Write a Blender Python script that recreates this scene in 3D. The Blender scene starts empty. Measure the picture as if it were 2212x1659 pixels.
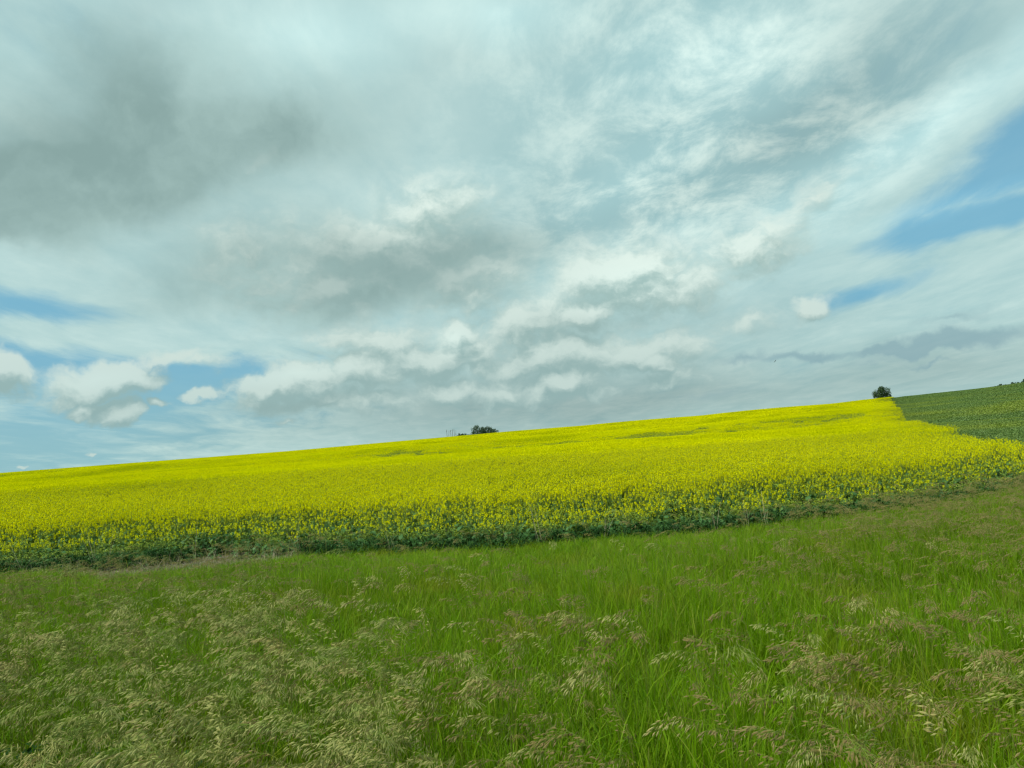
import bpy, bmesh, math, random
import numpy as np
from mathutils import Vector, Matrix, Euler

S = bpy.context.scene
COL = S.collection
R = math.radians

# ------------------------------------------------------------------ camera
CAM = Vector((0.0, 0.0, 2.6))
PITCH, ROLL = R(3.95), R(4.05)
F = 1661.0 / 2212.0                     # focal length in picture widths
_f = Vector((0, math.cos(PITCH), math.sin(PITCH)))
_r0 = Vector((1, 0, 0))
_u0 = Vector((0, -math.sin(PITCH), math.cos(PITCH)))
_r = _r0 * math.cos(ROLL) - _u0 * math.sin(ROLL)
_u = _u0 * math.cos(ROLL) + _r0 * math.sin(ROLL)
cam_data = bpy.data.cameras.new("camera")
cam_data.sensor_width = 36.0
cam_data.lens = 36.0 * F
cam_data.clip_start = 0.05
cam_data.clip_end = 20000.0
cam = bpy.data.objects.new("camera", cam_data)
COL.objects.link(cam)
m = Matrix((_r, _u, -_f)).transposed().to_4x4()
m.translation = CAM
cam.matrix_world = m
S.camera = cam


def sky_dir(px, py):
    """Direction in the sky of a point given on a 2212 x 1659 sheet."""
    a, b = (px - 1106.0) / 1661.0, (829.5 - py) / 1661.0
    return (_f + _r * a + _u * b).normalized()


# ------------------------------------------------------------------ render look
S.view_settings.view_transform = 'Standard'
S.view_settings.look = 'None'
S.view_settings.exposure = 0.0
S.view_settings.gamma = 1.0
S.view_settings.use_curve_mapping = False
S.cycles.max_bounces = 4
S.cycles.diffuse_bounces = 2
S.cycles.transmission_bounces = 2
S.cycles.transparent_max_bounces = 4
S.cycles.use_adaptive_sampling = True
S.cycles.adaptive_threshold = 0.02
S.cycles.use_denoising = True
S.cycles.denoiser = 'OPENIMAGEDENOISE'
S.cycles.denoising_input_passes = 'RGB_ALBEDO_NORMAL'
S.cycles.denoising_prefilter = 'ACCURATE'
S.cycles.filter_width = 1.3


def srgb(r, g, b):
    def c(v):
        v /= 255.0
        return v / 12.92 if v <= 0.04045 else ((v + 0.055) / 1.055) ** 2.4
    return (c(r), c(g), c(b), 1.0)
# ------------------------------------------------------------------ world: sky and clouds
SUN_EL, SUN_AZ = R(50), R(-112)          # azimuth from +Y towards +X; the sun is high, to the left
W = bpy.data.worlds.new("World")
S.world = W
W.use_nodes = True
W.cycles.sampling_method = 'MANUAL'
W.cycles.sample_map_resolution = 512
nt = W.node_tree
nt.nodes.clear()


class G:
    """Small writer of node graphs."""
    def __init__(self, tree):
        self.t = tree

    def put(self, sock, v):
        if isinstance(v, bpy.types.NodeSocket):
            self.t.links.new(v, sock)
        elif v is not None:
            try:
                sock.default_value = v
            except Exception:
                sock.default_value = tuple(v)[:3]

    def m(self, op, a, b=None, c=None, clamp=False):
        n = self.t.nodes.new("ShaderNodeMath")
        n.operation = op
        n.use_clamp = clamp
        for s, v in zip(n.inputs, (a, b, c)):
            self.put(s, v)
        return n.outputs[0]

    def v(self, op, a, b=None, c=None, scale=None):
        n = self.t.nodes.new("ShaderNodeVectorMath")
        n.operation = op
        for s, x in zip(n.inputs, (a, b, c)):
            self.put(s, x)
        if scale is not None:
            self.put(n.inputs["Scale"], scale)
        return n.outputs["Value"] if op in ("DOT_PRODUCT", "LENGTH") else n.outputs[0]

    def noise(self, vec, scale, detail=4, rough=0.55, dist=0.0, color=False, lac=2.0):
        n = self.t.nodes.new("ShaderNodeTexNoise")
        self.put(n.inputs["Vector"], vec)
        n.inputs["Scale"].default_value = scale
        n.inputs["Detail"].default_value = detail
        n.inputs["Roughness"].default_value = rough
        n.inputs["Lacunarity"].default_value = lac
        n.inputs["Distortion"].default_value = dist
        return n.outputs["Color" if color else "Fac"]

    def ramp(self, x, lo, hi, a=0.0, b=1.0, smooth=True):
        n = self.t.nodes.new("ShaderNodeMapRange")
        n.interpolation_type = 'SMOOTHSTEP' if smooth else 'LINEAR'
        for s, v in zip(n.inputs[:5], (x, lo, hi, a, b)):
            self.put(s, v)
        return n.outputs[0]

    def mix(self, f, a, b):
        n = self.t.nodes.new("ShaderNodeMix")
        n.data_type = 'RGBA'
        self.put(n.inputs[0], f)
        self.put(n.inputs[6], a)
        self.put(n.inputs[7], b)
        return n.outputs[2]

    def xyz(self, vec):
        n = self.t.nodes.new("ShaderNodeSeparateXYZ")
        self.put(n.inputs[0], vec)
        return n.outputs

    def comb(self, x, y, z):
        n = self.t.nodes.new("ShaderNodeCombineXYZ")
        for s, v in zip(n.inputs, (x, y, z)):
            self.put(s, v)
        return n.outputs[0]

    def blob(self, vec, px, py, rx, ry, rot=0.0, quad=False):
        """A soft elliptical patch of sky (1 at its middle, 0 at its rim)."""
        c = sky_dir(px, py)
        co, si = math.cos(R(rot)), math.sin(R(rot))
        e = (sky_dir(px + 20 * co, py - 20 * si) - c)
        e1 = (e - c * e.dot(c)).normalized()
        e2 = c.cross(e1).normalized()
        k = (1 + ((px - 1106) ** 2 + (py - 829.5) ** 2) / 1661.0 ** 2) ** -0.5 / 1661.0
        mat = Matrix((e1, e2, c)).transposed()
        mp = self.t.nodes.new("ShaderNodeMapping")
        mp.vector_type = 'TEXTURE'
        self.put(mp.inputs["Vector"], vec)
        mp.inputs["Rotation"].default_value = mat.to_euler('XYZ')
        mp.inputs["Scale"].default_value = (rx * k, ry * k, 40.0)
        g = self.t.nodes.new("ShaderNodeTexGradient")
        g.gradient_type = 'QUADRATIC_SPHERE' if quad else 'SPHERICAL'
        self.t.links.new(mp.outputs[0], g.inputs[0])
        return g.outputs["Fac"]

    def field(self, vec, blobs, start=0.0, quad=False, union=False):
        acc = start
        if union:
            for b in blobs:
                x = self.m('MULTIPLY', self.blob(vec, *b[:5]), b[5])
                acc = self.m('SMOOTH_MAX', acc, x, 0.12)
            return acc
        for b in blobs:
            acc = self.m('MULTIPLY_ADD', self.blob(vec, *b[:5], quad=quad), b[5], acc)
        return acc


g = G(nt)
tc = nt.nodes.new("ShaderNodeTexCoord")
D = tc.outputs["Generated"]
X, Y, Z = g.xyz(D)
Zp = g.m('ADD', g.m('MAXIMUM', Z, 0.0), 0.10)
# the cloud deck seen in perspective: points of a level sheet overhead
PLX, PLY = g.m('DIVIDE', X, Zp), g.m('DIVIDE', Y, Zp)
PL = g.comb(PLX, PLY, 0.0)
STREAK = g.comb(g.m('MULTIPLY', g.m('ADD', PLX, g.m('MULTIPLY', PLY, 0.05)), 1.7), g.m('MULTIPLY', PLY, 0.62), 0.3)


def warp(vec, scale, amp, detail=3):
    n = g.noise(vec, scale, detail, 0.55, color=True)
    return g.v('MULTIPLY_ADD', g.v('SUBTRACT', n, (0.5, 0.5, 0.5)), (amp, amp, amp), vec)


DW = warp(D, 9.0, 0.16, 5)              # strongly ragged
DS = warp(D, 5.0, 0.07, 4)              # gently bent

SKY_TINT = (1.08, 1.46, 1.22)
# clear sky
sky = nt.nodes.new("ShaderNodeTexSky")
sky.sky_type = 'NISHITA'
sky.sun_disc = False
sky.sun_elevation = SUN_EL
sky.sun_rotation = SUN_AZ
sky.altitude = 600.0
sky.air_density = 1.0
sky.dust_density = 0.6
sky.ozone_density = 1.5
STR = 0.10
clear = g.v('MULTIPLY', sky.outputs[0], (SKY_TINT[0] * STR, SKY_TINT[1] * STR, SKY_TINT[2] * STR))
clear = g.mix(g.ramp(Z, 0.38, 0.10, 0.35, 0.95), clear, srgb(116, 176, 204))
low = g.ramp(Z, 0.15, 0.0)
clear = g.mix(g.m('MULTIPLY', low, 0.85), clear, srgb(147, 192, 198))

# high veil, with gaps of clear sky
gaps = g.field(DS, [
    (2230, 320, 420, 125, 30, 1.25), (2260, 250, 150, 130, 0, .6), (2140, 466, 330, 46, 13, 1.2), (1880, 622, 190, 36, 15, .8),
    (40, 662, 330, 52, -5, 1.1), (90, 770, 420, 62, -5, 1.25), (450, 808, 300, 62, 4, 1.25),
    (180, 905, 560, 140, 4, 1.1), (-60, 1000, 420, 90, 4, .5), (700, 900, 400, 60, 4, .35)])
st = g.noise(STREAK, 1.6, 9, 0.62, 0.5)
puff = g.noise(g.v('MULTIPLY', PL, (1.25, 0.8, 1.0)), 3.6, 9, 0.66, 0.3)
veil_a = g.ramp(g.m('ADD', g.m('SUBTRACT', 0.95, gaps), g.m('MULTIPLY', g.m('SUBTRACT', st, 0.5), 1.7)), -0.10, 0.80)
right = g.field(DS, [(1500, 170, 620, 420, 20, 1.0), (1350, 470, 420, 200, 20, .8), (1750, 330, 420, 200, 30, .6)])
tex = g.m('MULTIPLY_ADD', g.m('SUBTRACT', st, 0.5), 1.0, 0.42)
tex = g.m('ADD', tex, g.m('MULTIPLY', g.ramp(puff, 0.38, 0.68, -0.42, 0.62), g.m('ADD', g.m('MINIMUM', right, 1.0), 0.15)), clamp=True)
veil_c = g.mix(tex, srgb(167, 203, 201), srgb(213, 236, 229))
skyc = g.mix(g.m('MULTIPLY_ADD', veil_a, 0.82, g.m('MULTIPLY', tex, 0.13)), clear, veil_c)

# broad lighter and darker parts of the cloud sheet
tone = g.field(DS, [
    (650, 90, 360, 130, 8, .20), (70, 120, 260, 150, 20, .14), (1080, 20, 260, 110, 0, .15),
    (2020, 250, 560, 80, 37, .24), (1960, 455, 330, 40, 16, .12), (1880, 150, 420, 130, 30, -.14), (1700, 330, 330, 95, 28, -.15),
    (1450, 860, 900, 120, 5, -.26), (2050, 800, 420, 130, 5, -.12), (1650, 700, 320, 90, 8, -.10),
    (1000, 870, 700, 130, 5, -.22), (1560, 130, 300, 170, 20, .16), (1350, 390, 220, 70, 20, .10), (250, 560, 420, 110, 0, .02), (1250, 260, 400, 260, 0, .02),
    (1200, 470, 380, 120, 10, -.08)], 1.0)
skyc = g.v('MULTIPLY', skyc, g.comb(tone, tone, tone))

# heavy soft cloud, upper left, and the dark bellies
dark = g.field(warp(D, 7.0, 0.09, 5), [
    (270, 290, 720, 270, 9, 1.05), (40, 410, 480, 130, 2, 1.05), (440, 320, 380, 110, 14, .45), (660, 290, 300, 130, 10, .30),
    (770, 590, 640, 150, 3, .80), (730, 650, 480, 60, 2, .40), (960, 550, 330, 90, 6, .5), (520, 530, 300, 110, 20, .35),
    (40, 520, 260, 46, 0, .30), (230, 70, 360, 130, -8, .22), (270, 190, 160, 90, -40, .2), (1300, 705, 330, 46, 6, .5), (1150, 790, 420, 50, 5, .25),
    (740, 855, 330, 40, 5, .3), (220, 870, 130, 26, 5, .45), (640, 860, 190, 24, 6, .5)])
soft = g.noise(D, 7.0, 7, 0.60)
dark_a = g.ramp(g.m('MULTIPLY', dark, g.m('MULTIPLY_ADD', soft, 0.9, 0.52)), 0.0, 1.05)
dark_n = g.noise(DW, 6.0, 6, 0.55)
skyc = g.mix(dark_a, skyc, g.mix(g.ramp(dark_n, 0.35, 0.72), srgb(138, 167, 164), srgb(167, 196, 192)))

# heaped clouds: evaluated twice, the second time a little higher up, which gives bright crowns and grey bases
HEAPS = [
    # separate clouds low on the left
    (0, 812, 125, 74, -8, 1.05), (225, 830, 200, 74, 9, 1.15), (195, 888, 80, 36, 4, .9), (258, 897, 84, 50, 12, 1.0), (347, 868, 52, 28, 0, .8),
    (438, 848, 66, 28, 5, .9), (620, 832, 210, 66, 8, 1.15), (760, 805, 190, 80, 8, .9), (350, 772, 190, 40, 10, .72), (440, 775, 130, 44, -8, .62),
    # the big soft one in the middle
    (930, 450, 260, 170, 12, 1.0), (830, 540, 420, 170, 6, .95), (700, 620, 360, 120, 4, .85), (1000, 600, 330, 130, 8, .85), (540, 540, 250, 180, 15, .75), (620, 470, 170, 90, 20, .6),
    # bright heaps right of the middle
    (1350, 600, 290, 150, 8, 1.15), (1260, 670, 300, 100, 8, .95), (1480, 625, 210, 100, 8, .85), (1620, 530, 240, 120, 22, .95), (1740, 440, 280, 90, 40, .7),
    (1130, 700, 280, 100, 8, .85), (985, 722, 84, 60, 20, 1.1),
    # banks below
    (960, 770, 460, 110, 4, .80), (1180, 770, 420, 110, 7, .80), (820, 740, 420, 110, 2, .70), (1400, 760, 330, 90, 7, .75), (1120, 850, 520, 70, 5, .70), (1480, 810, 330, 60, 6, .55), (720, 870, 360, 56, 5, .66), (1600, 700, 260, 60, 8, .5),
    (1212, 822, 120, 54, 6, 1.1), (1097, 857, 72, 26, 5, .95), (1420, 778, 120, 44, 8, .95), (1340, 760, 110, 54, 8, .9), (970, 845, 130, 50, 6, .9), (700, 875, 140, 34, 5, .8),
    (1757, 653, 70, 40, 8, 1.0), (205, 983, 26, 11, 4, .62), (45, 1006, 30, 10, 4, .6), (620, 910, 60, 14, 4, .7), (560, 345, 130, 60, 12, .6)]
grp = bpy.data.node_groups.new("heap_density", "ShaderNodeTree")
grp.interface.new_socket("Dir", in_out='INPUT', socket_type='NodeSocketVector')
grp.interface.new_socket("Dens", in_out='OUTPUT', socket_type='NodeSocketFloat')
gi, go = grp.nodes.new("NodeGroupInput"), grp.nodes.new("NodeGroupOutput")
h = G(grp)
vec = gi.outputs[0]
n1 = h.noise(vec, 20.0, 4, 0.55, color=True)
wv = h.v('MULTIPLY_ADD', h.v('SUBTRACT', n1, (0.5, 0.5, 0.5)), (0.05, 0.05, 0.05), vec)
dens = h.field(wv, HEAPS, union=True)
sq = h.v('MULTIPLY', wv, (1.0, 1.0, 1.7))
nn = h.noise(sq, 24.0, 8, 0.58)
nb = h.noise(sq, 9.0, 3, 0.5)
ns = h.m('ADD', h.m('MULTIPLY', h.m('SUBTRACT', nn, 0.5), 1.15), h.m('MULTIPLY', h.m('SUBTRACT', nb, 0.5), 0.5))
dens = h.m('ADD', dens, h.m('MULTIPLY', ns, h.m('MULTIPLY_ADD', h.m('MINIMUM', dens, 1.0), 0.7, 0.35)))
grp.links.new(dens, go.inputs[0])


def heap(vec):
    n = nt.nodes.new("ShaderNodeGroup")
    n.node_tree = grp
    nt.links.new(vec, n.inputs[0])
    return n.outputs[0]


h0 = heap(D)
h1 = heap(g.v('ADD', D, (-0.005, 0.0, 0.020)))
lit = g.ramp(g.m('SUBTRACT', h0, h1), -0.30, 0.36)
heap_a = g.ramp(h0, 0.24, g.m('MULTIPLY_ADD', Z, 1.7, 0.44))
pale = g.ramp(Z, 0.0, 0.25)
top = g.mix(pale, srgb(194, 215, 209), srgb(219, 235, 226))
belly = g.mix(pale, srgb(147, 178, 177), srgb(154, 183, 178))
heap_c = g.mix(lit, belly, top)
heap_c = g.mix(g.m('MULTIPLY', dark_a, 0.72), heap_c, srgb(142, 170, 168))
skyc = g.mix(g.m('MULTIPLY', heap_a, 0.92), skyc, heap_c)

shine = g.field(DS, [(1370, 590, 300, 110, 8, .16), (930, 430, 240, 100, 10, .10), (640, 90, 380, 120, 8, .10), (1080, 20, 300, 100, 0, .10),
    (985, 722, 70, 44, 15, .15), (1640, 520, 160, 70, 25, .08), (1400, 60, 500, 200, 10, .05), (200, 810, 140, 40, 8, .08), (640, 805, 140, 30, 8, .10)], 1.0)
skyc = g.v('MULTIPLY', skyc, g.comb(shine, shine, shine))

# thin grey bars low on the right
bars = g.field(warp(D, 22.0, 0.05, 5), [
    (2060, 735, 230, 34, 7, 1.0), (1930, 762, 150, 22, 6, .7), (1750, 770, 100, 17, 6, .8), (1620, 775, 110, 20, 5, .6),
    (2060, 690, 150, 20, 10, .5), (1880, 790, 160, 12, 5, .4), (2010, 790, 70, 9, 5, .6), (1540, 850, 240, 26, 5, .35)])
bars_a = g.ramp(g.m('ADD', bars, g.m('MULTIPLY', g.m('SUBTRACT', soft, 0.5), 0.3)), 0.1, 0.7)
skyc = g.mix(g.m('MULTIPLY', bars_a, 0.75), skyc, srgb(138, 172, 180))

# out of the picture: brighter broken cloud overhead and about the sun
sunv = Vector((math.sin(SUN_AZ) * math.cos(SUN_EL), math.cos(SUN_AZ) * math.cos(SUN_EL), math.sin(SUN_EL)))
glow = g.ramp(g.v('DOT_PRODUCT', D, tuple(sunv)), 0.75, 1.0)
glow = g.m('POWER', glow, 2.0)
skyc = g.v('MULTIPLY_ADD', g.comb(glow, glow, glow), (1.1, 1.08, 0.95), skyc)
bg = nt.nodes.new("ShaderNodeBackground")
bg.inputs["Strength"].default_value = 1.0
nt.links.new(skyc, bg.inputs["Color"])
wo = nt.nodes.new("ShaderNodeOutputWorld")
nt.links.new(bg.outputs[0], wo.inputs["Surface"])

sun_d = bpy.data.lights.new("sun", 'SUN')
sun_d.energy = 2.7
sun_d.angle = R(10)
sun_d.color = (1.0, 0.95, 0.80)
sun = bpy.data.objects.new("sun", sun_d)
sun.rotation_euler = (-sunv).to_track_quat('-Z', 'Y').to_euler()
sun.location = (0, 0, 60)
COL.objects.link(sun)
# ------------------------------------------------------------------ helpers
class MB:
    """Collects faces, then links them as ONE mesh object."""
    def __init__(self):
        self.v, self.f, self.mi = [], [], []

    def face(self, pts, mi=0):
        b = len(self.v)
        self.v.extend([tuple(p) for p in pts])
        self.f.append(tuple(range(b, b + len(pts))))
        self.mi.append(mi)

    def tube(self, pts, rads, n=4, mi=0):
        rings = []
        for i, (p, r) in enumerate(zip(pts, rads)):
            p = Vector(p)
            a = Vector(pts[max(i - 1, 0)])
            b = Vector(pts[min(i + 1, len(pts) - 1)])
            t = (b - a).normalized() if (b - a).length > 1e-6 else Vector((0, 0, 1))
            e1 = t.orthogonal().normalized()
            e2 = t.cross(e1)
            base = len(self.v)
            for k in range(n):
                w = 2 * math.pi * k / n
                self.v.append(tuple(p + (e1 * math.cos(w) + e2 * math.sin(w)) * r))
            rings.append(base)
        for a, b in zip(rings[:-1], rings[1:]):
            for k in range(n):
                self.f.append((a + k, a + (k + 1) % n, b + (k + 1) % n, b + k))
                self.mi.append(mi)

    def strip(self, pts, widths, side, mi=0):
        """A blade: points along its middle, its half widths and the direction of its width."""
        b = len(self.v)
        for p, w in zip(pts, widths):
            p = Vector(p)
            self.v.append(tuple(p - side * w))
            self.v.append(tuple(p + side * w))
        for i in range(len(pts) - 1):
            self.f.append((b + 2 * i, b + 2 * i + 1, b + 2 * i + 3, b + 2 * i + 2))
            self.mi.append(mi)

    def spindle(self, p, d, length, rad, mi=0):
        p, d = Vector(p), Vector(d).normalized()
        e1 = d.orthogonal().normalized()
        e2 = d.cross(e1)
        m_ = p + d * (length * 0.42)
        b = len(self.v)
        self.v.extend([tuple(p), tuple(m_ + e1 * rad), tuple(m_ + e2 * rad * .6), tuple(m_ - e1 * rad), tuple(m_ - e2 * rad * .6), tuple(p + d * length)])
        for k in range(4):
            a, c = b + 1 + k, b + 1 + (k + 1) % 4
            self.f += [(b, c, a), (b + 5, a, c)]
            self.mi += [mi, mi]

    def card(self, p, nrm, size, rng, mi=0, asp=1.0):
        n = Vector(nrm).normalized()
        e1 = n.orthogonal().normalized()
        e2 = n.cross(e1)
        w = rng.uniform(0, 6.283)
        a = (e1 * math.cos(w) + e2 * math.sin(w)) * size * .5
        c = (e2 * math.cos(w) - e1 * math.sin(w)) * size * .5 * asp
        p = Vector(p)
        self.face((p - a, p - c, p + a, p + c), mi)

    def mesh(self, name, mats):
        me = bpy.data.meshes.new(name)
        me.from_pydata(self.v, [], self.f)
        for x in mats:
            me.materials.append(x)
        me.polygons.foreach_set("material_index", self.mi)
        me.update()
        return me

    def build(self, name, mats, parent=None, smooth=False):
        me = self.mesh(name, mats)
        if smooth:
            me.polygons.foreach_set("use_smooth", [True] * len(me.polygons))
        o = bpy.data.objects.new(name, me)
        COL.objects.link(o)
        o.parent = parent
        return o


def tag(o, label=None, cat=None, group=None, kind=None):
    for k, v in (("label", label), ("category", cat), ("group", group), ("kind", kind)):
        if v:
            o[k] = v
    return o


def material(name, cols, rough=0.6, transl=0.0, noise=None, instance=True, spec=0.3):
    """Leaf-like material: colour varies per plant (cols: two or three colours) and, with noise=(scale, colour, lo, hi), over the land."""
    mt = bpy.data.materials.new(name)
    mt.use_nodes = True
    t = mt.node_tree
    q = G(t)
    bs = t.nodes["Principled BSDF"]
    bs.inputs["Roughness"].default_value = rough
    bs.inputs["Specular IOR Level"].default_value = spec
    if instance:
        oi = t.nodes.new("ShaderNodeObjectInfo")
        x = oi.outputs["Random"]
        geo = t.nodes.new("ShaderNodeNewGeometry")
        x = q.m('ADD', q.m('MULTIPLY', x, 0.6), q.m('MULTIPLY', geo.outputs["Random Per Island"], 0.4))
    else:
        geo = t.nodes.new("ShaderNodeNewGeometry")
        x = geo.outputs["Random Per Island"]
    c = q.mix(q.ramp(x, 0.15, 0.6), cols[0], cols[1])
    if len(cols) > 2:
        c = q.mix(q.ramp(x, 0.68, 0.92), c, cols[2])
    if noise:
        geo2 = t.nodes.new("ShaderNodeNewGeometry")
        nz = q.noise(geo2.outputs["Position"], noise[0], 4, 0.55)
        c = q.mix(q.ramp(nz, noise[2], noise[3]), c, noise[1])
    q.put(bs.inputs["Base Color"], c)
    if transl:
        tr = t.nodes.new("ShaderNodeBsdfTranslucent")
        q.put(tr.inputs["Color"], c)
        mx = t.nodes.new("ShaderNodeMixShader")
        mx.inputs[0].default_value = transl
        t.links.new(bs.outputs[0], mx.inputs[1])
        t.links.new(tr.outputs[0], mx.inputs[2])
        t.links.new(mx.outputs[0], t.nodes["Material Output"].inputs["Surface"])
    return mt


def scatter(name, pts, idx, rot, scl, protos, label):
    """ONE object of uncountable growth: its points carry the plants of the collection."""
    me = bpy.data.meshes.new(name)
    me.vertices.add(len(pts))
    me.vertices.foreach_set("co", np.asarray(pts, np.float32).ravel())
    for nm, ty, key, arr in (("idx", 'INT', "value", np.asarray(idx, np.int32)), ("rot", 'FLOAT_VECTOR', "vector", np.asarray(rot, np.float32).ravel()),
                             ("scl", 'FLOAT_VECTOR', "vector", np.asarray(scl, np.float32).ravel())):
        a = me.attributes.new(nm, ty, 'POINT')
        a.data.foreach_set(key, arr)
    o = bpy.data.objects.new(name, me)
    COL.objects.link(o)
    cl = bpy.data.collections.new(name + "_plants")
    for i, (pm) in enumerate(protos):
        po = bpy.data.objects.new("%s_form_%s" % (name, chr(97 + i)), pm)
        cl.objects.link(po)
    ng = bpy.data.node_groups.new(name + "_growth", "GeometryNodeTree")
    ng.interface.new_socket("Geometry", in_out='INPUT', socket_type='NodeSocketGeometry')
    ng.interface.new_socket("Geometry", in_out='OUTPUT', socket_type='NodeSocketGeometry')
    N = ng.nodes.new
    L = ng.links.new
    gi_, go_ = N("NodeGroupInput"), N("NodeGroupOutput")
    ci = N("GeometryNodeCollectionInfo")
    ci.inputs["Collection"].default_value = cl
    ci.inputs["Separate Children"].default_value = True
    ci.inputs["Reset Children"].default_value = True
    ip = N("GeometryNodeInstanceOnPoints")
    ip.inputs["Pick Instance"].default_value = True

    def attr(nm, ty):
        n = N("GeometryNodeInputNamedAttribute")
        n.data_type = ty
        n.inputs["Name"].default_value = nm
        return n.outputs["Attribute"]
    er = N("FunctionNodeEulerToRotation")
    L(attr("rot", 'FLOAT_VECTOR'), er.inputs[0])
    L(gi_.outputs[0], ip.inputs["Points"])
    L(ci.outputs[0], ip.inputs["Instance"])
    L(attr("idx", 'INT'), ip.inputs["Instance Index"])
    L(er.outputs[0], ip.inputs["Rotation"])
    L(attr("scl", 'FLOAT_VECTOR'), ip.inputs["Scale"])
    L(ip.outputs[0], go_.inputs[0])
    md = o.modifiers.new("growth", 'NODES')
    md.node_group = ng
    return tag(o, label, None, None, "stuff")


# ------------------------------------------------------------------ lie of the land
def smooth(t):
    t = np.clip(t, 0, 1)
    return t * t * (3 - 2 * t)


def crest(u):
    d = np.interp(u, [-1.5, -.67, 0, .3, .48, .67, 1.5], [720, 700, 620, 470, 385, 350, 330])
    e = np.interp(u, [-1.5, -.67, -.3, 0, .24, .48, .67, .9, 1.5], [0, 1.0, 4, 13, 16, 23, 33, 36, 30]) * 0.96 / 1661.0
    return d, e


def land(x, y):
    x, y = np.asarray(x, float), np.asarray(y, float)
    r = np.hypot(x, y)
    u = np.where(y > 1, x / np.maximum(y, 1), np.sign(x) * 1.5)
    u = np.clip(u, -1.5, 1.5)
    d, e = crest(u)
    h = (CAM.z - 1.1) + d * e
    front = smooth((y - 30) / 60)
    z = h * smooth((r - 95) / (d - 95)) * front
    z = np.where(r > d, z - 0.014 * (r - d) * front, z)
    # slow swells across the field
    w = smooth((y - 34) / 40) * (1 - smooth((r - 330) / 200))
    s1 = np.sin((y * 0.97 + x * 0.22) * 2 * np.pi / 62.0 - 1.9)
    s2 = np.sin((y * 0.90 - x * 0.40) * 2 * np.pi / 37.0 + 0.6)
    s3 = np.sin((y * 0.99 + x * 0.05) * 2 * np.pi / 117.0 - 1.2)
    z = z + w * (0.46 * s1 + 0.20 * s2 * np.clip(y / 120, 0.3, 1) + 0.50 * s3)
    # verge: small humps
    z = z + 0.04 * np.sin(x * 1.1 + y * .7) * np.sin(y * 0.9 - x * .3) * (1 - smooth((y - 14) / 6))
    return z


def front_edge(x):
    return np.interp(x, [-80, -12.8, -8.2, -4, 0, 4.4, 9.3, 13.5, 15.5, 17, 19], [24, 19.6, 19.9, 18.8, 17.7, 18.2, 19.3, 21.4, 23.0, 24.0, 26.0])


def right_edge(y):
    return 4.0 + 0.474 * y + 4.2 * np.exp(-(np.asarray(y, float) - 24) / 19.0)


def slope_rot(x, y, spin):
    k = 1.5
    gx = (land(x + k, y) - land(x - k, y)) / (2 * k)
    gy = (land(x, y + k) - land(x, y - k)) / (2 * k)
    # the tile is spun about its own z, then tipped to the slope
    out = np.zeros((len(x), 3))
    for i in range(len(x)):
        n = Vector((-gx[i], -gy[i], 1)).normalized()
        q = Vector((0, 0, 1)).rotation_difference(n) @ Euler((0, 0, spin[i])).to_quaternion()
        out[i] = q.to_euler()
    return out


# the ground itself: one sheet out to the horizon
ang = np.concatenate([np.linspace(-60, 60, 181), np.linspace(66, 294, 39)]) * np.pi / 180
rad = np.concatenate([[0.0], np.geomspace(1.0, 1500, 170), np.geomspace(1700, 9000, 14)])
AA, RR = np.meshgrid(ang, rad)
gx_, gy_ = RR * np.sin(AA), RR * np.cos(AA)
gz_ = np.maximum(land(gx_, gy_), -9)
gv = np.stack([gx_, gy_, gz_], -1).reshape(-1, 3)
na, nr = len(ang), len(rad)
gf = [(j * na + i, j * na + (i + 1) % na, (j + 1) * na + (i + 1) % na, (j + 1) * na + i) for j in range(nr - 1) for i in range(na)]
gm = bpy.data.meshes.new("ground")
gm.from_pydata(gv.tolist(), [], gf)
gm.polygons.foreach_set("use_smooth", [True] * len(gm.polygons))
mt = bpy.data.materials.new("soil")
mt.use_nodes = True
q = G(mt.node_tree)
geo = mt.node_tree.nodes.new("ShaderNodeNewGeometry")
p_ = geo.outputs["Position"]
c1 = q.mix(q.ramp(q.noise(p_, 9.0, 6, 0.65), 0.3, 0.7), (0.085, 0.062, 0.040, 1), (0.19, 0.145, 0.095, 1))
c1 = q.mix(q.ramp(q.noise(p_, 0.6, 3, 0.5), 0.45, 0.65), c1, (0.06, 0.075, 0.025, 1))
bs = mt.node_tree.nodes["Principled BSDF"]
bs.inputs["Roughness"].default_value = 0.95
q.put(bs.inputs["Base Color"], c1)
bmp = mt.node_tree.nodes.new("ShaderNodeBump")
bmp.inputs["Distance"].default_value = 0.03
q.put(bmp.inputs["Height"], q.noise(p_, 22.0, 5, 0.6))
mt.node_tree.links.new(bmp.outputs[0], bs.inputs["Normal"])
gm.materials.append(mt)
ground = bpy.data.objects.new("ground", gm)
COL.objects.link(ground)
tag(ground, kind="structure")
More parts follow.
